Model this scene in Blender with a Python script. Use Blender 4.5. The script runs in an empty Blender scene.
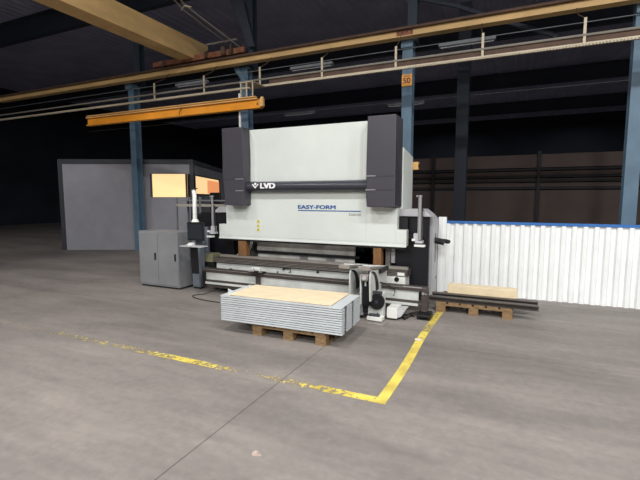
import bpy, bmesh, math, random
from mathutils import Vector, Matrix
random.seed(7)
S = bpy.context.scene
C = S.collection
PI = math.pi

# ------------------------------------------------------------------ materials
def lin(c):
    return tuple((x/255/12.92 if x/255 <= .04045 else ((x/255+.055)/1.055)**2.4) for x in c)

def mat(name, rgb, rough=.5, metal=0., var=.12, scale=6., bump=0., stretch=(1, 1, 1), emit=None, es=0., rgb2=None):
    m = bpy.data.materials.new(name); m.use_nodes = True
    nt = m.node_tree; b = nt.nodes['Principled BSDF']
    b.inputs['Roughness'].default_value = rough
    b.inputs['Metallic'].default_value = metal
    tc = nt.nodes.new('ShaderNodeTexCoord'); mp = nt.nodes.new('ShaderNodeMapping')
    mp.inputs['Scale'].default_value = stretch
    nz = nt.nodes.new('ShaderNodeTexNoise'); nz.inputs['Scale'].default_value = scale
    nz.inputs['Detail'].default_value = 6; nz.inputs['Roughness'].default_value = .6
    nt.links.new(tc.outputs['Object'], mp.inputs[0]); nt.links.new(mp.outputs[0], nz.inputs['Vector'])
    r = nt.nodes.new('ShaderNodeValToRGB')
    c = lin(rgb); d = lin(rgb2) if rgb2 else tuple(x*(1-var*2) for x in c)
    e = c if rgb2 else tuple(min(1, x*(1+var)) for x in c)
    r.color_ramp.elements[0].position = .32; r.color_ramp.elements[1].position = .68
    r.color_ramp.elements[0].color = (*d, 1); r.color_ramp.elements[1].color = (*e, 1)
    nt.links.new(nz.outputs['Fac'], r.inputs[0]); nt.links.new(r.outputs[0], b.inputs['Base Color'])
    if bump:
        bp = nt.nodes.new('ShaderNodeBump'); bp.inputs['Strength'].default_value = bump
        bp.inputs['Distance'].default_value = .01
        nt.links.new(nz.outputs['Fac'], bp.inputs['Height']); nt.links.new(bp.outputs[0], b.inputs['Normal'])
    if emit:
        b.inputs['Emission Color'].default_value = (*lin(emit), 1); b.inputs['Emission Strength'].default_value = es
    return m

M = dict(
    white=mat('white_enamel', (214, 220, 214), .42, 0, .03, 1.5),
    hood=mat('white_hood', (218, 224, 218), .5, 0, .03, 1.2),
    dark=mat('charcoal_enamel', (64, 62, 70), .45, 0, .04, 2),
    band=mat('slate_enamel', (58, 59, 68), .3, 0, .04, 2),
    black=mat('black_enamel', (12, 12, 16), .5, 0, .1, 3),
    navy=mat('navy_panel', (15, 16, 23), .5, 0, .1, 3),
    steel=mat('brushed_steel', (158, 152, 145), .45, .35, .12, 5, 0, (1, 8, 8)),
    plate=mat('bright_plate', (240, 236, 228), .4, .1, .2, 3, 0, (1, 1, 1)),
    brown=mat('oiled_steel', (80, 73, 69), .45, .3, .15, 6, 0, (.5, 8, 8)),
    silver=mat('silver', (190, 190, 190), .3, .6, .05, 5),
    guard=mat('guard_grey', (188, 188, 190), .45, .05, .05, 5),
    greyw=mat('grey_white_cast', (200, 203, 198), .5, 0, .08, 5),
    tray=mat('tray_grey', (200, 206, 208), .45, .1, .04, 3),
    wood=mat('pallet_wood', (138, 112, 78), .8, 0, .2, 7, .3, (2, 2, 8)),
    woodd=mat('timber_brown', (128, 90, 54), .8, 0, .2, 9, .3, (6, 6, 1)),
    ply=mat('plywood', (230, 212, 176), .6, 0, .06, 4, 0, (1, 3, 1)),
    crane=mat('crane_paint', (222, 186, 126), .55, 0, .1, 1.5, 0, (1, 1, 3)),
    craned=mat('crane_brown', (92, 70, 56), .7, 0, .2, 3),
    craner=mat('crane_red_brown', (150, 96, 70), .7, 0, .25, 8),
    jib=mat('orange_paint', (238, 158, 42), .5, 0, .08, 2),
    jibw=mat('faded_orange', (226, 178, 110), .5, 0, .08, 2),
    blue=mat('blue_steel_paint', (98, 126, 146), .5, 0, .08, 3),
    blue_shaded=mat('blue_steel_paint_shaded', (48, 60, 72), .6, 0, .1, 3),  # dimmed copy of the column blue: shade on the upper shafts
    rail=mat('rail_grey', (150, 146, 136), .45, .2, .1, 5, 0, (.5, 8, 8)),
    raill=mat('rail_light', (200, 188, 162), .5, .1, .1, 8, 0, (.5, 8, 8)),
    fit=mat('fitting_grey', (120, 124, 126), .4, 0, .1, 5),
    lens=mat('tube_white', (210, 212, 214), .2),
    cable=mat('cable_black', (22, 20, 20), .6),
    office=mat('office_grey', (150, 150, 156), .6, 0, .05, 2),
    officed=mat('office_frame', (58, 60, 66), .5, 0, .08, 2),
    lit=mat('lit_window', (255, 200, 130), .3, 0, .05, 1, emit=(255, 216, 160), es=.95),
    lito=mat('lit_orange_blind', (220, 140, 90), .5, 0, .05, 1, emit=(245, 160, 105), es=.85),
    screen=mat('monitor_glass', (38, 44, 50), .25, 0, .05, 2),
    tube=mat('white_tube', (226, 228, 222), .35, 0, .03, 2),
    cab=mat('cabinet_grey', (128, 130, 132), .5, 0, .06, 2),
    cabb=mat('cabinet_blue_grey', (108, 116, 126), .5, 0, .06, 2),
    part=mat('partition_white', (240, 243, 241), .45, 0, .03, 2),
    pblue=mat('partition_blue', (50, 110, 180), .45, 0, .03, 2),
    rack=mat('rack_brown', (66, 54, 49), .8, 0, .1, 2),
    rackd=mat('rack_dark', (24, 22, 24), .8, 0, .1, 2),
    yel=mat('sticker_yellow', (220, 200, 40), .5, 0, .03, 2),
    logo=mat('logo_white', (245, 245, 245), .5, 0, 0, 2),
    tblue=mat('logo_blue', (22, 82, 150), .5, 0, 0, 2),
    tgrey=mat('logo_grey', (130, 120, 124), .5, 0, 0, 2),
    sign=mat('sign_orange', (235, 165, 75), .5, 0, .03, 2),
    beige=mat('beige_shelf', (172, 166, 156), .6, 0, .05, 3),
    olive=mat('olive_block', (128, 126, 98), .5, .1, .15, 9),
    roof=mat('roof_deck', (164, 164, 190), .75, 0, .1, 1),
    wall=mat('hall_wall', (30, 36, 46), .8, 0, .15, .7),
    rafter=mat('rafter_paint', (54, 62, 74), .6, 0, .1, 1),
)

def floor_mat():
    m = bpy.data.materials.new('concrete'); m.use_nodes = True
    nt = m.node_tree; b = nt.nodes['Principled BSDF']; N = nt.nodes.new; L = nt.links.new
    tc = N('ShaderNodeTexCoord')
    def noise(s, st, det=6):
        mp = N('ShaderNodeMapping'); mp.inputs['Scale'].default_value = st
        n = N('ShaderNodeTexNoise'); n.inputs['Scale'].default_value = s; n.inputs['Detail'].default_value = det
        n.inputs['Roughness'].default_value = .62
        L(tc.outputs['Object'], mp.inputs[0]); L(mp.outputs[0], n.inputs['Vector']); return n.outputs['Fac']
    def ramp(f, a, b_, ca, cb):
        r = N('ShaderNodeValToRGB'); r.color_ramp.elements[0].position = a; r.color_ramp.elements[1].position = b_
        r.color_ramp.elements[0].color = (*ca, 1); r.color_ramp.elements[1].color = (*cb, 1); L(f, r.inputs[0]); return r.outputs[0]
    def mul(a, c, f=1.):
        x = N('ShaderNodeMix'); x.data_type = 'RGBA'; x.blend_type = 'MULTIPLY'; x.inputs[0].default_value = f
        L(a, x.inputs[6]); L(c, x.inputs[7]); return x.outputs[2]
    base = ramp(noise(.8, (.5, 1.6, 1)), .3, .7, lin((108, 103, 99)), lin((148, 141, 134)))
    fine = ramp(noise(14, (1, 1, 1), 8), .3, .7, (.84, .84, .85), (1.05, 1.04, 1.03))
    streak = ramp(noise(3.2, (.35, 3, 1), 5), .35, .6, (.9, .9, .91), (1, 1, 1))
    c = mul(mul(base, fine), streak)
    sx = N('ShaderNodeSeparateXYZ'); L(tc.outputs['Object'], sx.inputs[0])
    def joint(sock, at, period):
        a = N('ShaderNodeMath'); a.operation = 'SUBTRACT'; L(sock, a.inputs[0]); a.inputs[1].default_value = at
        p = N('ShaderNodeMath'); p.operation = 'PINGPONG'; L(a.outputs[0], p.inputs[0]); p.inputs[1].default_value = period/2
        g = N('ShaderNodeMath'); g.operation = 'GREATER_THAN'; L(p.outputs[0], g.inputs[0]); g.inputs[1].default_value = .006
        r = N('ShaderNodeMapRange'); r.inputs[3].default_value = .5; r.inputs[4].default_value = 1; L(g.outputs[0], r.inputs[0])
        cc = N('ShaderNodeCombineColor'); [L(r.outputs[0], cc.inputs[i]) for i in range(3)]; return cc.outputs[0]
    c = mul(c, joint(sx.outputs[0], -1.785, 5.5))
    c = mul(c, joint(sx.outputs[1], -1.4, 5.9), .6)
    L(c, b.inputs['Base Color'])
    rr = N('ShaderNodeMapRange'); L(noise(5, (1, 1, 1)), rr.inputs[0]); rr.inputs[3].default_value = .5; rr.inputs[4].default_value = .75
    L(rr.outputs[0], b.inputs['Roughness'])
    return m
M['floor'] = floor_mat()

def paint_mat():
    """worn yellow paint: the flakes that are left, concrete showing between them"""
    m = bpy.data.materials.new('worn_yellow_paint'); m.use_nodes = True
    nt = m.node_tree; b = nt.nodes['Principled BSDF']; N = nt.nodes.new; L = nt.links.new
    b.inputs['Roughness'].default_value = .6
    tc = N('ShaderNodeTexCoord'); n = N('ShaderNodeTexNoise'); n.inputs['Scale'].default_value = 22; n.inputs['Detail'].default_value = 8
    n.inputs['Roughness'].default_value = .7
    L(tc.outputs['Object'], n.inputs['Vector'])
    n2 = N('ShaderNodeTexNoise'); n2.inputs['Scale'].default_value = 5; L(tc.outputs['Object'], n2.inputs['Vector'])
    r2 = N('ShaderNodeValToRGB'); r2.color_ramp.elements[0].color = (*lin((186, 166, 78)), 1); r2.color_ramp.elements[1].color = (*lin((222, 202, 92)), 1)
    r2.color_ramp.elements[0].position = .35; r2.color_ramp.elements[1].position = .6
    L(n2.outputs['Fac'], r2.inputs[0]); L(r2.outputs[0], b.inputs['Base Color'])
    at = N('ShaderNodeAttribute'); at.attribute_name = 'wear'; 
    g = N('ShaderNodeMath'); g.operation = 'SUBTRACT'; L(n.outputs['Fac'], g.inputs[0]); L(at.outputs['Fac'], g.inputs[1])
    s = N('ShaderNodeMapRange'); s.inputs[1].default_value = -.02; s.inputs[2].default_value = .03; L(g.outputs[0], s.inputs[0])
    tr = N('ShaderNodeBsdfTransparent'); mx = N('ShaderNodeMixShader')
    L(s.outputs[0], mx.inputs[0]); L(tr.outputs[0], mx.inputs[1]); L(b.outputs[0], mx.inputs[2])
    L(mx.outputs[0], nt.nodes['Material Output'].inputs[0])
    return m
M['paint'] = paint_mat()

# ------------------------------------------------------------------ mesh builder
class MB:
    def __init__(s): s.b = bmesh.new()
    def box(s, x0, x1, y0, y1, z0, z1, rz=0, piv=None):
        r = bmesh.ops.create_cube(s.b, size=1)
        c = Vector(((x0+x1)/2, (y0+y1)/2, (z0+z1)/2))
        for v in r['verts']:
            v.co = Vector((v.co.x*abs(x1-x0), v.co.y*abs(y1-y0), v.co.z*abs(z1-z0))) + c
            if rz:
                p = Vector(piv or c); v.co = Matrix.Rotation(rz, 3, 'Z') @ (v.co-p) + p
        return s
    def prism(s, pts, axis, a, b):
        """polygon in the plane across `axis`, extruded from a to b"""
        def P(p, t):
            return {'y': (p[0], t, p[1]), 'x': (t, p[0], p[1]), 'z': (p[0], p[1], t)}[axis]
        va = [s.b.verts.new(P(p, a)) for p in pts]; vb = [s.b.verts.new(P(p, b)) for p in pts]
        n = len(pts)
        s.b.faces.new(va); s.b.faces.new(vb[::-1])
        for i in range(n): s.b.faces.new((va[i], vb[i], vb[(i+1) % n], va[(i+1) % n]))
        return s
    def cyl(s, p, q, r, r2=None, n=16):
        p = Vector(p); q = Vector(q); d = q-p
        rot = d.to_track_quat('Z', 'Y').to_matrix().to_4x4()
        bmesh.ops.create_cone(s.b, cap_ends=True, segments=n, radius1=r, radius2=r if r2 is None else r2, depth=d.length,
                              matrix=Matrix.Translation((p+q)/2) @ rot)
        return s
    def sph(s, p, r, sc=(1, 1, 1), n=14):
        m = Matrix.Translation(p) @ Matrix.Diagonal((*sc, 1))
        bmesh.ops.create_uvsphere(s.b, u_segments=n, v_segments=n//2+2, radius=r, matrix=m); return s
    def tube(s, pts, r, n=8):
        pts = [Vector(p) for p in pts]; rings = []
        for i, p in enumerate(pts):
            d = (pts[min(i+1, len(pts)-1)]-pts[max(i-1, 0)]).normalized()
            q = d.to_track_quat('Z', 'Y')
            rings.append([s.b.verts.new(p + q @ Vector((r*math.cos(2*PI*k/n), r*math.sin(2*PI*k/n), 0))) for k in range(n)])
        for a, b in zip(rings, rings[1:]):
            for k in range(n): s.b.faces.new((a[k], a[(k+1) % n], b[(k+1) % n], b[k]))
        s.b.faces.new(rings[0][::-1]); s.b.faces.new(rings[-1]); return s
    def ibeam(s, x0, x1, y, z0, z1, w, t=.015, tw=.01):
        s.box(x0, x1, y-w/2, y+w/2, z0, z0+t); s.box(x0, x1, y-w/2, y+w/2, z1-t, z1); s.box(x0, x1, y-tw/2, y+tw/2, z0+t, z1-t); return s
    def hcol(s, x, y, z0, z1, w, d, t=.014, tw=.012):
        s.box(x-w/2, x+w/2, y-d/2, y-d/2+t, z0, z1); s.box(x-w/2, x+w/2, y+d/2-t, y+d/2, z0, z1); s.box(x-tw/2, x+tw/2, y-d/2+t, y+d/2-t, z0, z1); return s
    def build(s, name, m, parent=None, bevel=0, label=None, smooth=False):
        bmesh.ops.recalc_face_normals(s.b, faces=s.b.faces)
        me = bpy.data.meshes.new(name); s.b.to_mesh(me); s.b.free()
        if smooth:
            for p in me.polygons: p.use_smooth = True
            me.set_sharp_from_angle(angle=math.radians(35))
        o = bpy.data.objects.new(name, me); C.objects.link(o)
        me.materials.append(m if not isinstance(m, str) else M[m])
        if parent:
            o.parent = parent
            w = world(parent); o.matrix_parent_inverse = w.inverted()
        if bevel:
            bv = o.modifiers.new('bevel', 'BEVEL'); bv.width = bevel; bv.segments = 2; bv.limit_method = 'ANGLE'
        if label: o['label'] = label
        return o

def world(o):
    m = Matrix.LocRotScale(o.location, o.rotation_euler, o.scale)
    return world(o.parent) @ o.matrix_parent_inverse @ m if o.parent else m

def empty(name, label, cat, loc, group=None):
    o = bpy.data.objects.new(name, None); C.objects.link(o); o.location = loc; o.empty_display_size = .1
    o['label'] = label; o['category'] = cat
    if group: o['group'] = group
    return o
def tag(o, label, cat, group=None):
    o['label'] = label; o['category'] = cat
    if group: o['group'] = group
    return o
def struct(o): o['kind'] = 'structure'; return o
def copy_tree(o, parent=None):
    c = o.copy(); C.objects.link(c)
    if parent: c.parent = parent; c.matrix_parent_inverse = o.matrix_parent_inverse.copy()
    for ch in [k for k in bpy.data.objects if k.parent == o]: copy_tree(ch, c)
    return c

def text(name, body, m, parent, x0, x1, z0, z1, y, depth=.003, bold=0., shear=0., label=None):
    """raised letters on a face that looks towards -Y, fitted to their size"""
    cu = bpy.data.curves.new(name, 'FONT'); cu.body = body; cu.extrude = depth/2; cu.shear = shear
    cu.resolution_u = 6
    t = bpy.data.objects.new(name, cu); C.objects.link(t)
    dg = bpy.context.evaluated_depsgraph_get(); me = bpy.data.meshes.new_from_object(t.evaluated_get(dg))
    bpy.data.objects.remove(t)
    if bold:                                   # heavier strokes: the outline repeated a little aside
        bm = bmesh.new(); bm.from_mesh(me); src = me.copy()
        for dx, dy in ((bold, 0), (bold, bold*.6), (0, bold*.6), (bold/2, bold*.3)):
            n0 = len(bm.verts); bm.from_mesh(src); bm.verts.ensure_lookup_table()
            for v in bm.verts[n0:]: v.co.x += dx; v.co.y += dy; v.co.z += (dx+dy)*.006+.0003
        bm.to_mesh(me); bm.free(); bpy.data.meshes.remove(src)
    xs = [v.co.x for v in me.vertices]; ys = [v.co.y for v in me.vertices]
    sx = (x1-x0)/(max(xs)-min(xs)); sz = (z1-z0)/(max(ys)-min(ys)); mx, my = min(xs), min(ys)
    for v in me.vertices: v.co = Vector((x0+(v.co.x-mx)*sx, y-v.co.z, z0+(v.co.y-my)*sz))
    me.materials.clear(); me.materials.append(M[m])
    o = bpy.data.objects.new(name, me); C.objects.link(o)
    if parent: o.parent = parent; o.matrix_parent_inverse = world(parent).inverted()
    if label: o['label'] = label
    return o

# ================================================================== setting
X0, X1, Y0, Y1, H = -26., 18., -14., 36., 7.6
struct(MB().box(X0, X1, Y0, Y1, -.2, 0).build('floor', 'floor'))
struct(MB().box(X0, X1, Y1, Y1+.2, 0, H).build('wall_back', 'wall'))
struct(MB().box(X0, X1, Y0-.2, Y0, 0, H).build('wall_front', 'wall'))
struct(MB().box(X0-.2, X0, Y0, Y1, 0, H).build('wall_left', 'wall'))
struct(MB().box(X1, X1+.2, Y0, Y1, 0, H).build('wall_right', 'wall'))
mb = MB(); pts = []; x = X0
while x < X1-.3:                                  # trapezoid roof decking, ribs running away along the hall
    pts += [(x, H), (x+.16, H), (x+.2, H+.03), (x+.29, H+.03)]; x += .33
pts += [(X1, H), (X1, H+.2), (X0, H+.2)]
mb.prism(pts, 'y', Y0, Y1)
struct(mb.build('ceiling', 'roof'))
k = 1
for yy in (9.3, 16., 23., 30.):                   # roof beams across the hall
    mb = MB(); mb.box(X0, X1, yy-.1, yy+.1, 6.9, 6.93); mb.box(X0, X1, yy-.1, yy+.1, 7.56, 7.6); mb.box(X0, X1, yy-.01, yy+.01, 6.93, 7.56)
    struct(mb.build('trim_%d' % k, 'rafter')); k += 1

# ================================================================== yellow line on the floor
def strip(path_pts, w, wear):
    bm = bmesh.new(); lay = bm.verts.layers.float.new('wear'); n = len(path_pts); rows = []
    for i, p in enumerate(path_pts):
        a = Vector(path_pts[max(i-1, 0)]); b = Vector(path_pts[min(i+1, n-1)]); d = (b-a).normalized(); q = Vector((-d.y, d.x))*w/2
        row = []
        for s_ in (-1, 1):
            v = bm.verts.new((p[0]+q.x*s_, p[1]+q.y*s_, .002)); v[lay] = wear(i/(n-1)); row.append(v)
        rows.append(row)
    for a, b in zip(rows, rows[1:]): bm.faces.new((a[0], a[1], b[1], b[0]))
    return bm
line = empty('floor_line', 'worn yellow painted line on the concrete turning a corner before the press brake', 'floor line', (-.88, 3.07, 0))
def lerp_table(t, tab):
    for (a, va), (b, vb) in zip(tab, tab[1:]):
        if t <= b: return va+(vb-va)*(t-a)/(b-a)
    return tab[-1][1]
def wear_front(t):      # t = 0 at the corner, 1 far left
    x = -.84-t*5.2
    return lerp_table(-x, [(.8, .36), (1.1, .42), (1.3, .46), (1.5, .51), (1.9, .56), (2.15, .62), (2.35, .54), (2.6, .48), (2.9, .42), (3.4, .54), (6.1, .62)])
b = strip([(-.84-5.2*i/60, 3.07) for i in range(61)], .095, wear_front); mbx = MB(); mbx.b.free(); mbx.b = b
mbx.build('front_stripe', 'paint', line)
b = strip([(-.882+.01*math.sin(i*.2), 3.118+2.95*i/40) for i in range(41)], .088, lambda t: lerp_table(t, [(0, .36), (.3, .38), (.5, .36), (.6, .40), (.64, .52), (.7, .48), (.8, .42), (1, .45)]))
mbx = MB(); mbx.b.free(); mbx.b = b; mbx.build('side_stripe', 'paint', line)
tag(MB().prism([(-1.43, 2.075), (-1.405, 2.05), (-1.37, 2.06), (-1.355, 2.075), (-1.375, 2.09), (-1.39, 2.085), (-1.40, 2.11), (-1.42, 2.10)], 'z', .0005, .003).build('paint_chip', mat('chip', (176, 158, 148), .7, 0, .2, 30)),
    'small pale flake lying on the bare concrete in the foreground', 'paint chip')
tag(MB().prism([(-.95, 4.60), (-.90, 4.585), (-.865, 4.62), (-.90, 4.66), (-.945, 4.65)], 'z', .003, .006).build('paper_scrap', mat('scrap', (225, 215, 200), .7, 0, .05, 30)),
    'scrap of pale paper lying on the yellow line', 'paper scrap')

# ================================================================== press brake
pb = empty('press_brake', 'large white and charcoal hydraulic press brake lettered EASY-FORM', 'press brake', (-3.05, 6.0, 0))
# ram
ram = MB().prism([(-4.737, .885), (-1.387, .885), (-1.387, 1.125), (-1.528, 1.125), (-1.528, 1.44), (-1.92, 1.46), (-1.92, 2.71), (-4.06, 2.71),
                  (-4.06, 1.46), (-4.575, 1.46), (-4.575, 1.125), (-4.737, 1.125)], 'y', 6.0, 6.12).build('ram', 'white', pb, .004)
MB().box(-4.737, -1.387, 5.985, 6.0, .872, .895).build('ram_lip', 'hood', ram)
MB().box(-4.72, -1.40, 6.0, 6.1, .842, .872).build('tool_clamp', 'black', ram, label='black tool clamp strip under the ram')
MB().box(-4.69, -1.43, 5.996, 6.0, .928, .932).build('seam', 'guard', ram)  # grey strip drawn for the shading line above the lip
MB().box(-2.0, -1.997, 5.998, 6.0, .94, 1.44).build('seam', 'guard', ram); MB().box(-1.545, -1.542, 5.998, 6.0, .94, 1.12).build('seam', 'guard', ram)
hood = MB().prism([(-4.06, 1.44), (-1.92, 1.44), (-1.92, 2.71), (-4.06, 2.71)], 'y', 6.121, 6.9)
hood = hood.build('top_hood', 'hood', pb, .008)
# thin plates shaped after the shading at both ends of the hood
MB().prism([(-4.05, 1.86), (-3.94, 1.86), (-3.94, 2.52), (-4.03, 2.69)], 'y', 5.992, 5.9995).build('shading_plate', 'hood', ram)
MB().prism([(-2.06, 1.86), (-1.935, 1.86), (-1.935, 2.69), (-2.06, 2.5)], 'y', 5.992, 5.9995).build('shading_plate', 'hood', ram)
# cylinder covers
def cover(pts, x_in, depth, lab):
    o = MB().prism(pts, 'y', 5.8, depth).build('cylinder_cover', 'dark', pb, .012, lab)
    return o
cl = cover([(-4.482, 2.738), (-4.066, 2.735), (-4.05, 2.3), (-4.05, 1.56), (-4.075, 1.452), (-4.44, 1.462), (-4.482, 1.95)], -4.06, 6.4, 'left charcoal cylinder cover')
cr = cover([(-1.931, 2.738), (-1.515, 2.738), (-1.515, 1.455), (-1.93, 1.455), (-1.945, 1.6), (-1.945, 2.0)], -1.93, 6.2, 'right charcoal cylinder cover')
MB().box(-4.22, -4.062, 5.790, 5.8, 1.888, 1.902).build('trim_strip', 'silver', cl, label='silver strip')
MB().box(-4.22, -4.062, 5.790, 5.8, 1.697, 1.711).build('trim_strip', 'silver', cl, label='silver strip')
MB().box(-1.95, -1.80, 5.790, 5.8, 1.892, 1.906).build('trim_strip', 'silver', cr, label='silver strip')
MB().box(-1.95, -1.80, 5.790, 5.8, 1.695, 1.709).build('trim_strip', 'silver', cr, label='silver strip')
for o, a, b2 in ((cl, -4.47, -4.22), (cr, -1.80, -1.525)):
    for z in (1.893, 1.70): MB().box(a, b2, 5.796, 5.8, z, z+.003).build('seam', 'band', o)
# bulged band between the covers
bp = []
for i in range(13):
    t = i/12; bp.append((5.985-.13*math.sin(PI*t)**.4, 1.680+.177*t))
band = MB().prism([(5.99, 1.68)]+bp[1:-1]+[(5.99, 1.855)], 'x', -4.05, -1.93).build('band', 'band', pb, smooth=True, label='bulged slate band between the covers')
yb = 5.853
MB().sph((-3.868, yb+.002, 1.812), .021, (1, .35, 1)).prism([(-3.930, 1.802), (-3.868, 1.738), (-3.806, 1.802), (-3.818, 1.815), (-3.868, 1.765), (-3.918, 1.815)], 'y', yb-.004, yb+.01).build('emblem', 'logo', band, label='white emblem of a dot over a chevron')
text('brand_lettering', 'LVD', 'logo', band, -3.772, -3.487, 1.737, 1.824, yb, .006, .11, label='white letters LVD')
text('model_lettering', 'EASY-FORM', 'tblue', ram, -3.152, -2.495, 1.412, 1.472, 5.996, .003, .06, .0, 'blue letters EASY-FORM')
MB().box(-3.152, -2.085, 5.996, 6.0, 1.378, 1.392).build('underline', 'tblue', ram, label='blue line under the letters')
text('size_lettering', '320/40', 'tgrey', ram, -2.28, -2.085, 1.318, 1.350, 5.997, .003, .0, label='thin grey numerals 320/40')
for z in (1.195, 1.12, 1.055):
    w = MB().prism([(-3.95, z-.026), (-3.88, z-.026), (-3.915, z+.03)], 'y', 5.996, 6.0).build('warning_sticker', 'yel', ram, label='yellow triangular warning sticker')
    MB().prism([(-3.92, z-.012), (-3.91, z-.012), (-3.912, z+.01), (-3.918, z+.01)], 'y', 5.994, 5.996).build('symbol', 'black', w)
# side frames and caps
for sx, lab in ((-1.6, 'right'), (-4.6, 'left')):
    MB().prism([(6.3, 0), (7.5, 0), (7.5, 1.28), (6.84, 1.40), (6.84, 2.24), (6.2, 2.33), (6.2, 1.40), (6.62, 1.35), (6.7, 1.2), (6.7, .75), (6.62, .6), (6.3, .55)], 'x', sx, sx+.1).build('side_frame', 'hood', pb, .01, lab+' white side frame')
cap = MB().prism([(-1.585, 1.42), (-1.20, 1.42), (-1.12, 1.36), (-1.08, 1.315), (-1.585, 1.315)], 'y', 6.18, 6.6).build('guard_cap', 'guard', pb, .004)
cap = MB().prism([(-4.66, 1.42), (-4.97, 1.42), (-5.05, 1.36), (-5.08, 1.315), (-4.66, 1.315)], 'y', 6.3, 6.6).build('guard_cap', 'guard', pb, .004)
MB().box(-1.67, -1.605, 6.24, 6.29, .86, 1.312).build('guard_infill', 'black', pb)
gp = MB().box(-1.60, -1.105, 6.22, 6.29, .03, 1.312).build('guard_panel', 'navy', pb, label='dark guard panel at the right end')
MB().box(-1.66, -1.605, 6.2, 6.24, .6, .86).build('frame_strip', 'guard', pb); MB().box(-1.75, -1.68, 6.2, 6.28, .5, .9).build('frame_strip', 'steel', pb)
MB().box(-5.42, -5.12, 6.15, 6.2, .3, 1.05).build('guard_frame', 'cabb', pb)
MB().box(-5.42, -4.66, 6.32, 6.4, .03, 1.312).build('guard_panel', 'navy', pb, label='dark guard panel at the left end')
gpost = MB().prism([(6.69, .02), (7.14, .02), (7.14, 1.25), (6.78, 1.34), (6.69, 1.34)], 'x', -1.185, -1.125).build('guard_post', 'guard', pb, .01, 'grey slotted guard post')
MB().box(-1.126, -1.121, 6.88, 6.93, .55, 1.02).build('slot', 'officed', gpost); MB().box(-1.126, -1.121, 7.0, 7.03, .25, .30).build('slot', 'officed', gpost)
MB().tube([(-1.12, 6.86, .92), (-1.02, 6.9, .90), (-.96, 7.0, .885)], .035).cyl((-1.12, 6.86, .9), (-.98, 6.86, .87), .04).sph((-.95, 7.0, .88), .05, (1, 1, .7)).build('handle', 'black', gpost, label='black handle')
MB().prism([(6.84, 2.04), (6.92, 2.04), (6.92, 2.07), (6.87, 2.08), (6.87, 2.12), (6.94, 2.13), (6.94, 2.16), (6.84, 2.16)], 'x', -1.50, -1.42).build('hose_bracket', 'jibw', pb, label='small orange bracket on the right side frame')
# laser guard posts on both ram ends
def guard_arm(x, s, lab):
    q = 0 if s > 0 else -.045
    p = MB().cyl((x, 5.9, 1.0), (x, 5.9, 1.60), .026 if s > 0 else .019).cyl((x, 5.9, 1.6), (x, 5.9, 1.625), .032).box(x-.05, x+.02, 5.89, 5.91, 1.60, 1.625).build('safety_post', 'silver', pb, smooth=True, label=lab)
    MB().box(x-.075-q, x-.01-q, 5.88, 5.96, .99, 1.09).box(x-.05, x+.05, 5.87, 5.97, .955, .99).build('bracket', 'guard', p)
    MB().box(x-.095, x-.05, 5.86, 5.9, .985, 1.015).build('clip', 'tube', p)
    MB().box(x-.06+q, x+.085+q*1.6, 5.85, 5.93, .905+q*.3, .935+q*.3).build('sensor_housing', 'tube', p, .004, 'white sensor housing')
    MB().box(x+.02, x+.04, 5.91, 5.93, .95, 1.45).build('cable_duct', 'officed', p)
    MB().tube([(x+.03, 5.9, 1.45), (x+.06, 5.9, 1.4), (x+.05, 5.9, 1.25), (x+.06, 5.9, 1.1), (x+.09, 5.89, 1.03), (x+.08, 5.89, .96)], .005, 6).build('cable', 'cable', p)
    MB().box(min(x, x-s*.25), max(x, x-s*.25), 6.125, 6.17, .99, 1.05).build('mount_arm', 'black', p)
guard_arm(-1.185, 1, 'right silver safety post on the ram'); guard_arm(-4.795, -1, 'left silver safety post on the ram')
# black plate put in for the shade beside the right ram step
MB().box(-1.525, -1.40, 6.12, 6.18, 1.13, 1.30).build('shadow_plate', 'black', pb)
# bed / table
tb = MB().box(-4.75, -1.333, 5.85, 6.12, .462, .545).build('table_beam', 'brown', pb, .003, 'long oiled steel table beam')
MB().box(-4.75, -1.35, 5.845, 5.85, .522, .527).box(-4.75, -1.35, 5.845, 5.85, .498, .503).box(-4.75, -1.34, 5.84, 5.85, .476, .482).build('groove_strip', 'steel', tb)
MB().box(-4.74, -1.36, 6.0, 6.06, .545, .58).build('die_rail', 'steel', tb)
lt = MB().box(-1.47, -1.37, 5.842, 5.85, .475, .525).build('label_plate', 'tube', tb, label='white label plate')
MB().box(-4.97, -4.76, 5.82, 6.05, .462, .60).build('end_block', 'olive', pb, .006, 'olive end block on the table')
MB().box(-5.03, -4.97, 5.80, 5.84, .42, .55).build('end_clip', 'tube', pb)
MB().box(-4.97, -4.74, 5.82, 6.05, .38, .46).build('end_bracket', 'black', pb)
bed = MB().box(-4.72, -1.36, 5.88, 6.12, .05, .462).build('bed_panel', 'greyw', pb, .004)
MB().prism([(6.12, .02), (6.12, .5), (6.5, .5), (6.9, .3), (6.9, .02)], 'x', -4.6, -1.6).build('bed_body', 'officed', pb)
MB().cyl((-1.47, 5.90, .425), (-1.47, 5.872, .425), .034, n=20).build('hole', 'black', bed)
for x, z, r in ((-3.356, .432, .018), (-3.47, .375, .012), (-2.743, .43, .02)):
    MB().cyl((x, 5.884, z), (x, 5.865, z), r).build('bolt', 'black', bed)
MB().tube([(-3.34, 5.875, .44), (-3.24, 5.87, .442), (-3.225, 5.87, .43), (-3.225, 5.87, .395), (-3.26, 5.87, .39)], .008, 6).build('hook', 'black', bed)
MB().box(-4.74, -1.6, 5.75, 5.88, .03, .10).build('bed_foot', 'black', pb)
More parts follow.
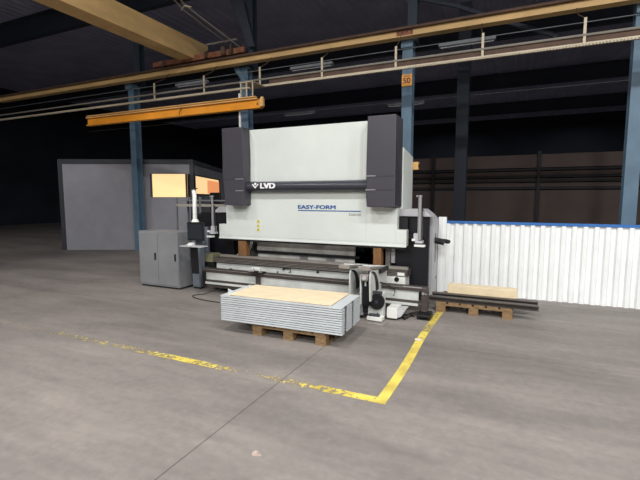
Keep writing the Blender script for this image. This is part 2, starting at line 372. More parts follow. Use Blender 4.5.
# support rail frame
rf = MB().box(-4.72, -.99, 5.5, 5.58, .352, .418).build('support_rail', 'brown', pb, .003, 'long front rail carrying the sheet followers')
MB().box(-4.70, -1.0, 5.494, 5.5, .395, .402).build('guide_strip', 'steel', rf)
MB().box(-1.30, -1.05, 5.49, 5.5, .40, .413).build('guide_end', 'silver', rf)
MB().box(-4.66, -1.10, 5.52, 5.56, .225, .352).build('rail_panel', 'greyw', rf, 0, 'pale infill panel')
MB().box(-4.66, -1.05, 5.5, 5.57, .19, .225).box(-4.66, -1.05, 5.51, 5.57, .10, .155).build('lower_rail', 'brown', rf)
MB().box(-4.66, -1.10, 5.49, 5.55, .155, .19).build('lower_strip', 'greyw', rf)
ep = MB().box(-1.055, -.975, 5.485, 5.6, .09, .40).build('end_plate', 'brown', rf, .003)
MB().cyl((-1.03, 5.475, .335), (-1.03, 5.486, .335), .018).build('end_bolt', 'silver', ep); MB().cyl((-.995, 5.475, .33), (-.995, 5.486, .33), .01).build('end_bolt', 'silver', ep)
MB().box(-4.71, -4.65, 5.49, 5.58, .09, .352).build('end_plate', 'black', rf)
for x in (-4.4, -2.2): MB().box(x-.02, x+.02, 5.58, 5.88, .352, .37).build('rail_bracket', 'brown', rf)
MB().box(-3.645, -3.56, 5.485, 5.5, .19, .352).build('strut', 'brown', rf)
MB().prism([(-1.1, .09), (-1.4, .09), (-1.4, .02), (-1.25, .02)], 'y', 5.55, 5.7).build('foot_plate', 'steel', rf)
# back gauge seen through the gap
bg = MB().box(-4.145, -2.30, 6.33, 6.36, .36, .615).build('back_gauge', 'plate', pb, label='bright back gauge plate behind the bed')
MB().box(-4.145, -2.29, 6.30, 6.36, .655, .90).build('upper_plate', 'plate', bg)
MB().box(-4.16, -2.2, 6.27, 6.33, .615, .655).build('guide_bar', 'black', bg)
for x in (-3.3, -2.8): MB().box(x, x+.16, 6.325, 6.33, .40, .61).build('finger_plate', 'silver', bg)
MB().box(-4.6, -1.6, 7.2, 7.25, 0, 1.9).build('rear_panel', 'navy', pb, label='dark rear panel')
MB().box(-2.47, -2.33, 6.9, 7.2, .64, .78).build('rear_box', 'cabb', pb); MB().box(-2.20, -2.08, 6.9, 7.2, .62, .78).build('rear_box', 'cabb', pb)
MB().box(-4.55, -1.65, 6.95, 7.2, .48, .6).build('rear_shelf', 'black', pb)
# sheet followers
def follower(x0, x1, lab, yf=5.0, mech=False):
    zf, zb, yb_ = .725, .615, 5.78
    arm = MB().prism([(yf, zf-.05), (yf, zf), (yb_, zb), (yb_, zb-.035)], 'x', x0, x1).build('sheet_follower', 'steel', pb, .003, lab)
    MB().prism([(yf+.16, zf-.018), (yf+.16, zf-.010), (yb_, zb+.006), (yb_, zb)], 'x', x0+.01, x1-.005).build('top_strip', 'part', arm, label='white wear strip')
    ck = MB().prism([(yf+.05, .27), (yf+.03, .50), (yf+.035, .60), (yf+.06, .655), (yf+.12, .68), (yb_, .585), (yb_, .27)], 'x', x1-.02, x1).build('cheek_plate', 'greyw', arm, .003)
    N = 14; a = [i/(N-1)*PI/2 for i in range(N)]
    arc = [(yf+.07+.19*math.sin(t), .635-.27*(1-math.cos(t))) for t in a]+[(yf+.07+.32*math.sin(t), .655-.29*(1-math.cos(t))) for t in a[::-1]]
    MB().prism(arc, 'x', x1, x1+.004).build('arc_slot', 'black', ck)
    MB().box(x1, x1+.006, yf+.20, yf+.42, .315, .335).build('arc_ledge', 'guard', ck)
    if mech:
        MB().box(x0+.015, x0+.03, yf+.04, yf+.12, .22, .60).build('frame_strip', 'greyw', arm, .003)
        MB().box(x0+.035, x1-.035, yf+.08, yf+.16, .20, .58).build('linkage', 'black', arm)
        MB().prism([(x0+.02, .62), (x0+.04, .53), (x1-.045, .53), (x1-.025, .62)], 'y', yf+.03, yf+.10).build('yoke', 'steel', arm, .006)
        MB().cyl(((x0+x1)/2, yf+.03, .575), ((x0+x1)/2, yf+.01, .575), .026).build('pivot_pin', 'guard', arm, smooth=True)
        MB().box((x0+x1)/2-.010, (x0+x1)/2+.010, yf+.07, yf+.08, .46, .54).build('piston_rod', 'guard', arm)
    return arm
a1 = follower(-2.035, -1.885, 'left sheet follower arm with a curved slot', 5.0)
a2 = follower(-1.765, -1.605, 'right sheet follower arm with a curved slot', 4.98, True)
MB().box(-1.60, -1.56, 5.35, 5.70, .585, .635).build('stop_block', 'black', a2)
MB().box(-1.66, -1.35, 5.81, 5.88, .355, .462).build('bed_block', 'tube', bed, .004, 'white block with a round hole')
MB().cyl((-1.47, 5.82, .43), (-1.47, 5.80, .43), .034, n=20).build('hole', 'black', bed)
# lower drive column
dc = MB().box(-1.67, -1.47, 5.12, 5.25, .05, .37).build('drive_column', 'greyw', pb, .01, 'pale drive column of the sheet follower')
MB().cyl((-1.545, 5.12, .262), (-1.545, 5.085, .262), .102, n=32).build('fan_cover', 'black', dc, smooth=True, label='round black fan cover')
fc = MB().cyl((-1.545, 5.086, .262), (-1.545, 5.08, .262), .02, n=16).build('fan_hub', 'officed', dc)
MB().box(-1.665, -1.48, 5.11, 5.13, .355, .395).build('column_band', 'officed', dc)
MB().box(-1.655, -1.455, 5.03, 5.16, .025, .075).build('foot_block', 'tube', dc, .004)
MB().box(-1.64, -1.50, 5.05, 5.11, .075, .10).build('foot_shoe', 'officed', dc); MB().cyl((-1.52, 5.06, .075), (-1.52, 5.06, .125), .012).build('foot_bolt', 'officed', dc)
MB().box(-1.73, -1.40, 4.94, 5.2, .0, .012).build('base_plate', 'steel', dc)
MB().box(-2.0, -1.85, 5.08, 5.4, .05, .30).build('drive_column', 'greyw', pb, .01)
MB().box(-1.85, -1.735, 5.12, 5.4, .05, .26).build('link_housing', 'cab', pb, .006)
MB().box(-1.74, -1.67, 5.12, 5.3, .10, .50).build('link_slot', 'black', pb)
MB().cyl((-1.705, 5.12, .28), (-1.705, 5.10, .28), .016).build('link_bolt', 'silver', pb)
MB().box(-2.0, -1.84, 5.06, 5.2, .0, .05).build('foot', 'black', pb)
jb = MB().prism([(-1.445, .03), (-1.31, .03), (-1.31, .165), (-1.445, .165)], 'y', 5.22, 5.45).build('junction_box', 'tube', pb, .004, 'white junction box')
MB().prism([(-1.31, .04), (-1.26, .06), (-1.20, .165), (-1.31, .165)], 'y', 5.24, 5.4).build('cable_guide', 'guard', jb)
MB().tube([(-1.60, 5.42, .45), (-1.53, 5.43, .435), (-1.46, 5.44, .405), (-1.43, 5.45, .385)], .01, 6).build('lever', 'black', a2)
MB().tube([(-1.43, 5.45, .385), (-1.40, 5.455, .33), (-1.42, 5.46, .27)], .008, 6).build('hose', 'cable', a2)

# cables on the floor
cb = MB()
for k in range(5):
    pts = []; y0 = 5.28+.05*k
    for i in range(16):
        t = i/15; pts.append((-1.47+.33*t*(.75+.06*k), y0+.05*math.sin(3.3*t*PI+k*1.7)+.06*t, .010+.008*(k % 2)))
    cb.tube(pts, .008, 6)
tag(cb.build('cable_bundle', 'cable'), 'tangle of black cables on the floor under the front rail end', 'cable')
pts = []
for i in range(26):
    t = i/25; a = PI*(.55+1.05*t); pts.append((-4.15+.52*math.cos(a), 5.25+.18*math.sin(a)-.05*t, .008 if i > 5 else .008+(6-i)*.02))
tag(MB().tube(pts, .007, 6).build('cable', 'cable'), 'single black cable looping on the floor left of the sheet stack', 'cable')
fp = empty('foot_pedal', 'low black foot pedal box on the floor beside the yellow line', 'foot pedal', (-1.0, 5.5, 0))
MB().prism([(5.40, 0), (5.60, 0), (5.60, .085), (5.47, .085), (5.40, .06)], 'x', -1.09, -.92).build('housing', 'black', fp, .008)
MB().prism([(5.40, .02), (5.50, .02), (5.50, .06), (5.40, .035)], 'x', -1.06, -.95).build('pedal', 'cable', fp)
# small bridge tool on the rail
tl = empty('steel_bracket', 'small white bridge bracket standing on the front rail', 'bracket', (-3.62, 5.52, .418))
MB().box(-3.76, -3.49, 5.42, 5.56, .419, .432).build('base_plate', 'black', tl)
MB().box(-3.70, -3.54, 5.46, 5.50, .478, .50).build('cross_bar', 'tube', tl, .002)
MB().box(-3.695, -3.68, 5.46, 5.50, .432, .478).build('leg', 'tube', tl); MB().box(-3.565, -3.55, 5.46, 5.50, .432, .478).build('leg', 'tube', tl)
MB().box(-3.74, -3.68, 5.43, 5.46, .432, .455).build('clamp', 'steel', tl); MB().box(-3.55, -3.50, 5.43, 5.46, .432, .455).build('clamp', 'steel', tl)

# timbers holding up the ram
tag(MB().box(-4.335, -4.17, 6.0, 6.12, .581, .841).build('timber_block', 'woodd', bevel=.004), 'upright brown timber block propped under the left end of the ram', 'timber block', 'timber props under the ram')
tag(MB().box(-1.885, -1.76, 6.0, 6.12, .581, .841).build('timber_block', 'woodd', bevel=.004), 'upright brown timber block propped under the right end of the ram', 'timber block', 'timber props under the ram')

# ================================================================== pallet and sheet stack
def pallet(name, label, x0, x1, y0, y1, group=None):
    p = empty(name, label, 'pallet', ((x0+x1)/2, (y0+y1)/2, 0), group)
    xs = [x0, (x0+x1)/2-.06, x1-.13]; ys = [y0, (y0+y1)/2-.05, y1-.1]
    for x in xs:
        MB().box(x, x+.13, y0, y1, 0, .02).build('bottom_board', 'wood', p, .002)
        for y in ys: MB().box(x+.003, x+.127, y+.003, y+.097, .02, .098).build('block', 'wood', p, .004)
    for y in ys: MB().box(x0, x1, y, y+.1, .098, .120).build('stringer_board', 'wood', p, .002)
    n = 6; w = (x1-x0)/(n+.6)
    for i in range(n):
        xx = x0+i*(x1-x0-w)/(n-1); MB().box(xx, xx+w*.92, y0, y1, .120, .142).build('deck_board', 'wood', p, .002)
    return p
pallet('pallet', 'wooden pallet under the stack of grey sheet trays', -2.71, -1.77, 3.99, 4.60)
SC = Vector((-2.35, 4.27, 0)); RZ = math.radians(2.0)
NT = 12; PITCH = .305/NT
def tray_proto(loc):
    L_, W_, h = 1.525, .63, PITCH
    t = bpy.data.objects.new('sheet_tray', None); C.objects.link(t); t.location = loc; t.empty_display_size = .1
    th = .004
    MB().box(loc[0]-L_/2+.04, loc[0]+L_/2-.04, loc[1]-W_/2+.006, loc[1]+W_/2-.006, loc[2]+h-th-.001, loc[2]+h-.001).build('sheet', 'tray', t)
    for s_ in (-1, 1):
        y = loc[1]+s_*W_/2
        MB().box(loc[0]-L_/2, loc[0]+L_/2, min(y, y-s_*.006), max(y, y-s_*.006), loc[2]+.0062, loc[2]+h-.001).build('long_flange', 'tray', t)
    for s_ in (-1, 1):
        x = loc[0]+s_*L_/2
        for a, b_ in ((-.314, -.235), (-.165, .01), (.075, .314)):
            MB().box(min(x, x-s_*.006), max(x, x-s_*.006), loc[1]+a, loc[1]+b_, loc[2]+.0062, loc[2]+h-th-.001).box(min(x, x-s_*.05), max(x, x-s_*.05), loc[1]+a, loc[1]+b_, loc[2]+h-th-.001, loc[2]+h-.001).build('end_flange', 'tray', t)
    return t
proto = tray_proto((SC.x, SC.y, .1425))
ordn = ['twelfth', 'eleventh', 'tenth', 'ninth', 'eighth', 'seventh', 'sixth', 'fifth', 'fourth', 'third', 'second', 'top']
for i in range(NT):
    t = proto if i == 0 else copy_tree(proto)
    t.location = (SC.x+random.uniform(-.003, .003), SC.y+random.uniform(-.004, .004), .1425+i*PITCH)
    t.rotation_euler = (0, 0, RZ+random.uniform(-.002, .002))
    t['category'] = 'sheet metal tray'; t['group'] = 'grey sheet metal trays stacked on the pallet'
    if i == 0: t['label'] = 'bottom grey folded sheet metal tray of the stack, lying directly on the pallet'
    elif i == NT-1: t['label'] = 'top grey folded sheet metal tray of the stack, carrying the plywood board'
    else: t['label'] = 'grey folded sheet metal tray, %s from the top of the pallet stack' % ordn[i]
full = MB().box(SC.x-.7615, SC.x+.7615, SC.y-.309, SC.y+.309, .1425+PITCH-.0048, .1425+PITCH-.0008).build('sheet', 'tray')
for ch in [k for k in bpy.data.objects if k.parent == t and k.name.startswith('sheet')]: ch.data = full.data      # the top tray's sheet runs right to its ends
bpy.data.objects.remove(full)
zt = .1425+NT*PITCH
bd = MB().box(-.63, .66, -.297, .300, .004, .013).build('plywood_board', 'ply'); ud = MB().box(-.625, .655, -.294, .295, 0, .004).build('gap_shade', 'craned', bd, label='dark layer for the shaded gap under the board')  # dark sheet stands in for the shaded gap under the board
bd.location = (SC.x-.03, SC.y+.0, zt+.0005); bd.rotation_euler = (0, 0, RZ)
tag(bd, 'thin pale plywood board lying on top of the sheet stack', 'plywood board')
fl = MB().prism([(-3.095, .4485), (-2.995, .4485), (-2.995, .470), (-3.095, .498)], 'y', 4.06, 4.065)
fl = fl.build('sheet_offcut', 'tray'); tag(fl, 'small pale folded offcut standing on the left end of the stack beside the plywood', 'sheet offcut')
# ================================================================== goods at the right
pallet('pallet', 'wooden pallet at the far end of the yellow line, loaded with dark steel profiles', -.93, .05, 5.9, 6.65)
for i, (a, lab) in enumerate(((5.92, 'front'), (6.16, 'rear'))):
    tag(MB().ibeam(-1.035, .35, a+.06, .1425, .205, .10, .012, .012).build('steel_profile', 'brown'), lab+' dark steel profile lying across the right pallet', 'steel profile', 'steel profiles on the right pallet')
tag(MB().box(-.84, .1, 6.36, 6.56, .1425, .30).build('wood_crate', 'ply', bevel=.005), 'low pale wooden crate on the right pallet behind the profiles', 'crate')
# partition
pt = empty('partition_panel', 'corrugated white partition wall behind the right pallet with a blue top edge', 'partition', (1.5, 7.3, 0))
def corr(x0, x1, y, z1):
    p = []; x = x0
    while x < x1-.01:
        p += [(x, y), (x+.05, y), (x+.07, y+.03), (x+.12, y+.03)]; x += .14
    p = p+[(x1, y+.03), (x1, y+.05), (x0, y+.05)]
    return MB().prism(p, 'z', .0, z1)
corr(-1.125, -1.0, 7.18, 1.27).build('end_sheet', 'part', pt)
cs = corr(-1.0, 5.5, 7.24, 1.165).build('corrugated_sheet', 'part', pt)
MB().box(-1.0, 5.5, 7.235, 7.30, 1.165, 1.205).build('top_rail', 'pblue', pt, label='blue top rail')

# ================================================================== console at the left
co = empty('control_console', 'hanging control console with dark monitor and keyboard tray on a white tube arm', 'control console', (-4.6, 5.2, .37))
MB().box(-4.745, -4.415, 5.2, 5.235, .905, 1.205).build('monitor_housing', 'black', co, .01)
mon = MB().box(-4.725, -4.435, 5.192, 5.2, .935, 1.175).build('screen', 'screen', co, label='dark monitor glass')
MB().tube([(-4.61, 5.24, 1.22), (-4.61, 5.24, 1.63), (-4.625, 5.255, 1.67), (-4.66, 5.29, 1.685), (-4.9, 5.57, 1.685), (-5.22, 5.93, 1.685), (-5.25, 5.96, 1.66), (-5.25, 5.96, .01)], .034, 14).build('arm_tube', 'tube', co, smooth=True, label='white tube arm')
MB().cyl((-4.61, 5.24, 1.205), (-4.61, 5.24, 1.25), .065, .04, 18).build('swivel', 'tube', co, smooth=True)
MB().box(-4.80, -4.37, 5.08, 5.25, .818, .830).build('keyboard_tray', 'guard', co, label='pale keyboard tray')
MB().sph((-4.63, 5.12, .845), .04, (1.3, .8, .5)).box(-4.68, -4.60, 5.15, 5.2, .83, .875).build('mouse', 'tube', co, label='white mouse on the tray')
MB().box(-4.63, -4.52, 5.26, 5.3, .80, .95).build('bracket', 'officed', co)
MB().prism([(-4.70, .80), (-4.575, .80), (-4.56, .37), (-4.675, .37)], 'y', 5.2, 5.25).build('pedestal_box', 'black', co, .006)
c1 = empty('electric_cabinet', 'blue grey cabinet standing against the left end of the press brake', 'cabinet', (-4.9, 5.9, 0))
MB().box(-5.07, -4.90, 5.66, 5.79, .03, .95).build('body', 'cabb', c1, .006); MB().box(-5.06, -4.91, 5.67, 5.78, 0, .03).build('plinth', 'black', c1)
MB().box(-5.06, -4.91, 5.65, 5.66, .06, .92).build('door', 'cabb', c1, .004)
c2 = empty('electric_cabinet', 'taller light grey cabinet at the left edge beyond the console', 'cabinet', (-5.5, 5.7, 0))
MB().box(-6.1, -5.18, 5.45, 5.85, .03, 1.0).build('body', 'cab', c2, .006); MB().box(-6.08, -5.2, 5.47, 5.83, 0, .03).build('plinth', 'black', c2)
for a, b_ in ((-6.09, -5.65), (-5.63, -5.19)):
    d = MB().box(a, b_, 5.44, 5.45, .06, .97).build('door', 'cab', c2, .004); MB().box(b_-.06, b_-.04, 5.42, 5.44, .5, .62).build('handle', 'black', d)

# shelf and dark cabinets behind
sh = empty('workshop_shelf', 'beige topped workshop shelf with dark clutter below the lit office', 'shelf', (-6.6, 8.1, 0))
MB().box(-7.6, -6.05, 7.95, 8.4, 1.37, 1.43).build('top_board', 'beige', sh); MB().box(-7.6, -6.05, 7.95, 8.4, 1.50, 1.53).build('upper_board', 'cab', sh)
MB().box(-7.6, -6.05, 8.0, 8.35, .62, .66).build('lower_board', 'beige', sh)
for x in (-7.6, -6.85, -6.09): MB().box(x, x+.04, 7.95, 7.99, 0, 1.6).build('upright', 'cab', sh); MB().box(x, x+.04, 8.36, 8.4, 0, 1.6).build('upright', 'cab', sh)
dkc = empty('tool_cabinet', 'black tool cabinet standing in front of the workshop shelf', 'cabinet', (-6.2, 7.5, 0))
MB().box(-6.62, -5.6, 7.4, 7.8, 0, 1.22).build('body', 'black', dkc, .01)
for z in (.1, .38, .66, .94):
    dd = MB().box(-6.6, -5.62, 7.385, 7.4, z, z+.25).build('drawer', 'navy', dkc, .004); MB().box(-6.3, -5.95, 7.36, 7.385, z+.18, z+.2).build('handle', 'silver', dd)
oc = empty('office_chair', 'black office chair beside the shelf under the lit office window', 'chair', (-7.3, 8.9, 0))
MB().box(-7.5, -7.12, 8.75, 9.12, .95, 1.02).build('seat', 'black', oc, .02); MB().box(-7.48, -7.14, 9.1, 9.15, 1.2, 1.72).build('backrest', 'black', oc, .02)
MB().cyl((-7.31, 8.93, .06), (-7.31, 8.93, .95), .03).build('stem', 'officed', oc); MB().box(-7.33, -7.29, 9.1, 9.13, .98, 1.25).build('back_bar', 'black', oc)
for i in range(5):
    a = i*2*PI/5; MB().tube([(-7.31, 8.93, .08), (-7.31+.28*math.cos(a), 8.93+.28*math.sin(a), .04)], .022).sph((-7.31+.28*math.cos(a), 8.93+.28*math.sin(a), .03), .028).build('leg', 'black', oc)

# office cabin
P0 = Vector((-8.805, 10.0, 0)); D = Vector((-.45, .893, 0)).normalized(); E_ = Vector((-D.y, D.x, 0))
of = empty('office_cabin', 'grey site office cabin with warmly lit windows at the left', 'office cabin', tuple(P0))
def along(u0, u1, v0, v1, z0, z1, name, m, parent, label=None, bevel=0):
    """box in the cabin's own frame: u runs back along its long face, v into the cabin"""
    mb_ = MB().box(u0, u1, v0, v1, z0, z1)
    for v in mb_.b.verts: p = P0+D*v.co.x+E_*v.co.y; v.co = Vector((p.x, p.y, v.co.z))
    return mb_.build(name, m, parent, bevel, label)
Lc, Wc = 6.0, 4.0
along(0, Lc, 0, Wc, 2.58, 2.72, 'roof_edge', 'officed', of)
along(0, .12, 0, .12, 0, 2.58, 'corner_post', 'officed', of)
along(Lc-.1, Lc, 0, .12, 0, 2.58, 'corner_post', 'officed', of); along(0, .12, Wc-.12, Wc, 0, 2.58, 'corner_post', 'officed', of)
along(.12, Lc-.1, .02, .08, 2.29, 2.58, 'wall_panel', 'office', of); along(.12, Lc-.1, .02, .08, 0, 1.66, 'wall_panel', 'office', of)
along(.02, .08, 1.3, Wc-.12, 1.6, 2.29, 'wall_panel', 'office', of); along(.02, .08, .12, Wc-.12, 2.29, 2.58, 'wall_panel', 'office', of); along(.02, .08, .12, Wc-.12, 0, 1.6, 'wall_panel', 'office', of)
along(3.95, Lc-.1, .02, .08, 1.66, 2.29, 'wall_panel', 'office', of)
along(Lc-.08, Lc-.02, .12, Wc, 0, 2.58, 'wall_panel', 'office', of)
for u0, u1 in ((.2, 3.95),):
    w = along(u0, u1, .05, .06, 1.66, 2.29, 'window', 'lit', of, 'warmly lit window')
    along(u0, u1, .0, .05, 1.66, 1.70, 'window_frame', 'officed', w); along(u0, u1, .0, .05, 2.25, 2.29, 'window_frame', 'officed', w)
    along(u0, u0+.04, .0, .05, 1.7, 2.25, 'window_frame', 'officed', w); along(u1-.04, u1, .0, .05, 1.7, 2.25, 'window_frame', 'officed', w)
    along(u0+1.75, u1-.06, .03, .05, 1.71, 2.18, 'blind', 'lito', w, 'orange blind')
    along(u0+.06, u0+.4, .035, .05, 1.85, 1.88, 'notice', 'craner', w)
for v0, v1 in ((.2, 1.3),):
    w = along(.05, .06, v0, v1, 1.6, 2.29, 'window', 'lit', of, 'warmly lit window')
    along(.0, .05, v0, v0+.05, 1.6, 2.29, 'window_frame', 'officed', w); along(.0, .05, v1-.05, v1, 1.6, 2.29, 'window_frame', 'officed', w)

# ================================================================== columns, cranes, lights overhead
def column(x, label, bracket=True):
    c = empty('steel_column', label, 'column', (x, 9.0, 0), 'blue steel columns of the hall')
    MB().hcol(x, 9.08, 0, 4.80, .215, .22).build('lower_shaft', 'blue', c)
    if bracket: MB().box(x-.12, x+.12, 8.88, 9.12, 4.66, 4.795).build('crane_bracket', 'blue', c)
    else: MB().box(x-.12, x+.12, 8.98, 9.12, 4.74, 4.795).build('crane_bracket', 'blue', c)
    MB().hcol(x+.03, 9.3, 4.80, 6.9, .2, .2).build('upper_shaft', 'blue_shaded', c)
    MB().box(x-.1, x+.16, 9.19, 9.41, 4.8, 4.84).build('cap_plate', 'blue_shaded', c)
    return c
column(-2.13, 'blue steel column right of centre carrying the orange 50 sign')
c_b = column(-6.21, 'blue steel column rising behind the left cylinder cover', False)
column(-10.1, 'blue steel column behind the grey office cabin'); column(1.85, 'blue steel column rising behind the right part of the white partition')
MB().prism([(-6.50, 4.80), (-6.34, 4.80), (-6.06, 4.40), (-6.20, 4.40)], 'y', 8.93, 9.0).build('knee_brace', 'blue', c_b)
sg = empty('number_sign', 'small orange 50 sign fixed on the blue column right of centre', 'sign', (-2.13, 8.95, 4.03))
MB().box(-2.237, -2.023, 8.945, 8.969, 3.90, 4.14).build('plate', 'sign', sg)
text('numerals', '50', 'craner', sg, -2.21, -2.05, 3.955, 4.07, 8.943, .004, .05, label='dark red numerals 50'); MB().box(-2.20, -2.06, 8.941, 8.945, 4.095, 4.11).build('bar', 'craner', sg)
# knees under the roof
tag(MB().tube([(-2.03, 9.3, 5.75), (-1.8, 9.3, 5.68), (-1.2, 9.3, 5.45), (-.4, 9.3, 5.05), (.6, 9.3, 4.6)], .045).build('roof_brace', 'rafter'), 'pale arched brace running right from the 50 column', 'brace')
tag(MB().prism([(-6.15, 5.3), (-5.98, 5.3), (-6.40, 6.9), (-6.85, 6.9)], 'y', 9.1, 9.16).build('roof_brace', 'rafter'), 'wide sloping brace running up left from the left column', 'brace')
# runway beam
rw = empty('crane_runway', 'long cream overhead crane runway beam across the hall', 'crane runway', (-3, 8.75, 4.80))
MB().box(-16, 8, 8.70, 8.72, 4.815, 4.93).box(-16, 8, 8.66, 8.86, 4.80, 4.815).build('beam_web', 'crane', rw)
MB().box(-16, 8, 8.62, 8.86, 4.93, 4.96).build('top_flange', 'craned', rw, label='top flange coloured brown for its shade'); MB().box(-16, 8, 8.71, 8.77, 4.96, 5.01).build('crane_rail', 'craned', rw)  # dark brown stands in for shade on the beam's upper part
sp = MB().box(-2.30, -1.97, 8.688, 8.70, 4.822, 4.925).build('splice_plate', 'craner', rw, label='rusty red splice plate')
for x in (-2.27, -2.19, -2.08, -2.0): MB().cyl((x, 8.68, 4.895), (x, 8.69, 4.895), .012).build('bolt', 'cable', sp)
# bridge crane
bc = empty('bridge_crane', 'cream bridge crane girder at the upper left resting on the runway', 'bridge crane', (-7.65, 8.7, 5.01))
MB().prism([(-4.5, 5.09), (8.95, 5.09), (9.22, 5.46), (9.22, 5.56), (-4.5, 5.56)], 'x', -7.95, -7.5).build('girder', 'crane', bc, .005)
MB().box(-8.9, -5.98, 8.66, 8.82, 5.035, 5.16).build('end_carriage', 'craner', bc, .005, 'reddish end carriage')
for x in (-8.5, -6.35): MB().cyl((x, 8.65, 5.093), (x, 8.83, 5.093), .08, n=20).build('wheel', 'craned', bc)
for a, b_, z in ((-6.62, -6.50, 5.22), (-6.35, -6.30, 5.24), (-7.12, -7.06, 5.18)): MB().box(a, b_, 8.60, 8.66, 5.035, z).build('bracket', 'craned', bc)
MB().box(-5.98, -5.93, 8.69, 8.79, 5.05, 5.13).build('buffer', 'cable', bc)
MB().tube([(-6.20, 4.0, 6.65), (-6.69, 7.5, 5.76), (-6.27, 8.9, 5.26)], .018).build('conduit', 'rail', bc) 
MB().tube([(-6.35, 4.0, 6.5), (-6.73, 7.5, 5.66), (-6.68, 8.9, 5.43)], .014).build('conduit', 'rail', bc)
MB().tube([(-7.33, 8.9, 5.46), (-6.34, 8.9, 5.46)], .022).build('cross_tube', 'rail', bc)
MB().tube([(-6.80, 7.5, 5.68), (-6.66, 7.45, 5.73), (-6.52, 7.5, 5.69)], .016).build('clip', 'raill', bc)
# hanging conductor rail
cr_ = empty('conductor_rail', 'pair of pale horizontal rails hanging under the crane runway', 'rail', (-3, 8.0, 3.97))
MB().tube([(-16, 8.0, 4.135), (8, 8.0, 4.135)], .022).build('upper_rail', 'rail', cr_, smooth=True)
MB().box(-4.9, 8, 8.02, 8.04, 4.02, 4.12).build('web_plate', 'craned', cr_)
MB().box(-16, 8, 7.97, 8.03, 3.97, 4.015).build('lower_rail', 'raill', cr_)
tp = []; x = -1.9
while x < 3: tp += [(x, 3.985), (x, 3.962), (x+.022, 3.962), (x+.022, 3.985)]; x += .045
MB().prism(tp+[(x, 4.0), (-1.9, 4.0)], 'y', 7.955, 7.97).build('tooth_strip', 'raill', cr_)
for x in (-8.2, -6.65, -5.12, -3.64, -2.12, -.6, .9):
    h_ = MB().box(x-.02, x+.02, 7.99, 8.01, 4.0, 4.4).build('hanger', 'raill', cr_); MB().tube([(x, 8.0, 4.39), (x-.06, 8.4, 4.60), (x-.07, 8.60, 4.78)], .01, 6).build('hanger_rod', 'craned', h_)
# jib
jb = empty('jib_beam', 'bright orange suspended crane beam above the left cylinder cover', 'crane beam', (-6, 7.5, 3.42))
MB().box(-10, -4.78, 7.49, 7.51, 3.43, 3.58).box(-10, -4.78, 7.44, 7.56, 3.41, 3.43).build('beam', 'jib', jb)
MB().box(-10, -4.86, 7.44, 7.56, 3.59, 3.615).box(-10, -4.90, 7.46, 7.54, 3.64, 3.66).build('top_flange', 'jibw', jb)
MB().box(-4.80, -4.72, 7.45, 7.55, 3.43, 3.60).cyl((-4.76, 7.47, 3.60), (-4.76, 7.53, 3.60), .04).build('end_stop', 'jibw', jb, .02)
MB().cyl((-4.86, 7.485, 3.50), (-4.86, 7.478, 3.50), .02).build('bolt', 'craner', jb)
for x in (-5.27, -5.13, -4.98): MB().box(x-.012, x+.012, 7.49, 7.51, 3.6, 3.98).build('hanger', 'raill', jb)
MB().box(-5.29, -4.96, 7.48, 8.0, 3.955, 3.97).build('hanger_plate', 'raill', jb)
MB().tube([(-6.87, 7.46, 3.59), (-6.84, 7.44, 3.55), (-6.9, 7.44, 3.5), (-6.92, 7.46, 3.43)], .01, 6).build('hook_chain', 'craned', jb)
tag(MB().cyl((-5.38, 7.6, 0), (-5.38, 7.6, 3.78), .026).build('vertical_pipe', 'tube', smooth=True), 'thin white vertical pipe behind the left cylinder cover', 'pipe')
# unlit strip lights
def strip_light(x0, x1, y, z, label, rods=False):
    f = empty('strip_light', label, 'strip light', ((x0+x1)/2, y, z), 'unlit strip lights')
    MB().prism([(y-.06, z), (y+.06, z), (y+.04, z+.06), (y-.04, z+.06)], 'x', x0, x1).build('housing', 'fit', f)
    if rods:
        for x in (x0+.15, x1-.15): MB().cyl((x, y, z+.06), (x, y, 7.6), .006, n=6).build('suspension_rod', 'officed', f)
    MB().cyl((x0+.03, y, z-.012), (x1-.03, y, z-.012), .013).build('tube_lamp', 'lens', f)
strip_light(-7.95, -6.95, 8.5, 4.40, 'unlit strip light left of the left crane hanger')
strip_light(-4.62, -3.62, 8.5, 4.40, 'unlit strip light hanging above the white hood')
strip_light(-1.42, -.42, 8.5, 4.43, 'unlit strip light right of the 50 column near the runway')
strip_light(-6.76, -5.70, 12, 4.19, 'small distant unlit strip light above the hood left half')
strip_light(-3.39, -2.35, 12, 4.18, 'small distant unlit strip light crossing behind the 50 column')
tag(MB().tube([(-16, 8.5, 4.50), (8, 8.5, 4.50)], .008, 6).build('support_wire', 'fit'), 'near thin cable carrying the strip lights under the runway', 'cable')
tag(MB().tube([(-16, 12.0, 4.27), (8, 12.0, 4.27)], .008, 6).build('support_wire', 'fit'), 'far thin cable carrying the distant strip lights', 'cable')

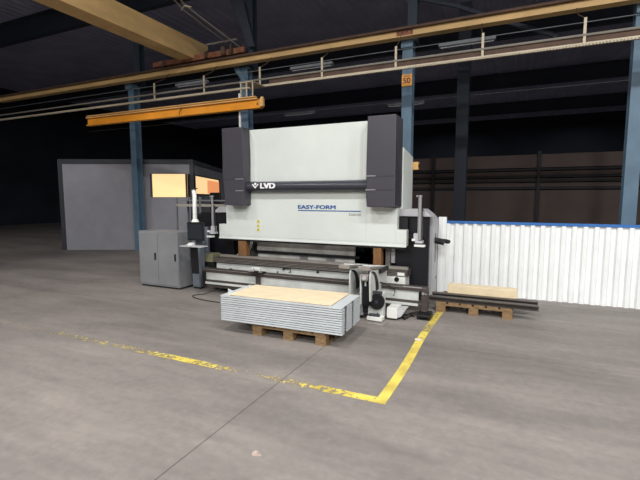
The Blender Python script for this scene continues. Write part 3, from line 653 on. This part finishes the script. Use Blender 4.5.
# storage rack far right
rk = empty('storage_rack', 'dark brown storage rack far behind the right guard post', 'storage rack', (0, 12.3, 0))
for z, hh in ((0, .5), (.6, .55), (1.15, .62), (1.86, .1), (2.02, .05), (2.15, .1), (2.34, .33)):
    MB().box(-3.6, 4.5, 12.05, 12.9, z, z+hh).build('shelf_load', 'rack', rk)
for z in (.52, 1.80, 1.98, 2.09, 2.27): MB().box(-3.6, 4.5, 12.0, 12.95, z, z+.05).build('shelf_beam', 'rackd', rk)
for x in (-3.6, -2.1, 0.5, 2.8, 4.45): MB().box(x, x+.08, 11.95, 12.0, 0, 2.75).build('upright', 'rackd', rk)
bcx = empty('steel_column', 'dark column standing before the storage rack at the right', 'column', (-1.2, 10.6, 0))
MB().hcol(-1.18, 10.6, 0, 6.0, .26, .26).build('shaft', 'wall', bcx); MB().box(-1.4, -.96, 10.4, 10.8, 0, .02).build('foot_plate', 'wall', bcx)

# ================================================================== light
def area(name, loc, size, power, col=(1, .97, .92), rot=(0, 0, 0), sy=None):
    l = bpy.data.lights.new(name, 'AREA'); l.energy = power; l.color = col; l.size = size
    if sy: l.shape = 'RECTANGLE'; l.size_y = sy
    o = bpy.data.objects.new(name, l); C.objects.link(o); o.location = loc; o.rotation_euler = rot; return o
for x, k in ((-10.5, .45), (-6.3, .75), (-2.2, .95), (2.0, 1.3), (6.2, 2.3)):
    for y, p in ((1.4, 205), (-4.0, 250), (-10., 340)):  # farthest row behind the camera added for low frontal light
        area('hall_lamp', (x, y, 7.2), .6, p*k, (1, .985, .975))
for x in (-14, -5, 4):  # fill lamps added to lift the dark rear hall and roof
    for y, p in ((14., 30), (24., 60), (32., 60)): area('rear_fill', (x, y, 6.8), .6, p, (.9, .95, 1))
w = bpy.data.worlds.new('World'); S.world = w; w.use_nodes = True
w.node_tree.nodes['Background'].inputs[0].default_value = (.5, .55, .7, 1); w.node_tree.nodes['Background'].inputs[1].default_value = .05

# ================================================================== camera
F_PX = 419.
cam = bpy.data.cameras.new('camera'); cam.sensor_width = 36; cam.lens = F_PX/640*36; cam.clip_end = 200
co_ = bpy.data.objects.new('camera', cam); C.objects.link(co_); co_.location = (0, 0, 1.6)
th = math.atan(43/F_PX); yaw = math.atan(194/math.hypot(F_PX, 43))
co_.rotation_euler = (PI/2-th, 0, yaw); S.camera = co_
S.view_settings.view_transform = 'Standard'; S.view_settings.look = 'None'; S.view_settings.gamma = 1
S.view_settings.use_curve_mapping = False; S.view_settings.exposure = 0.0
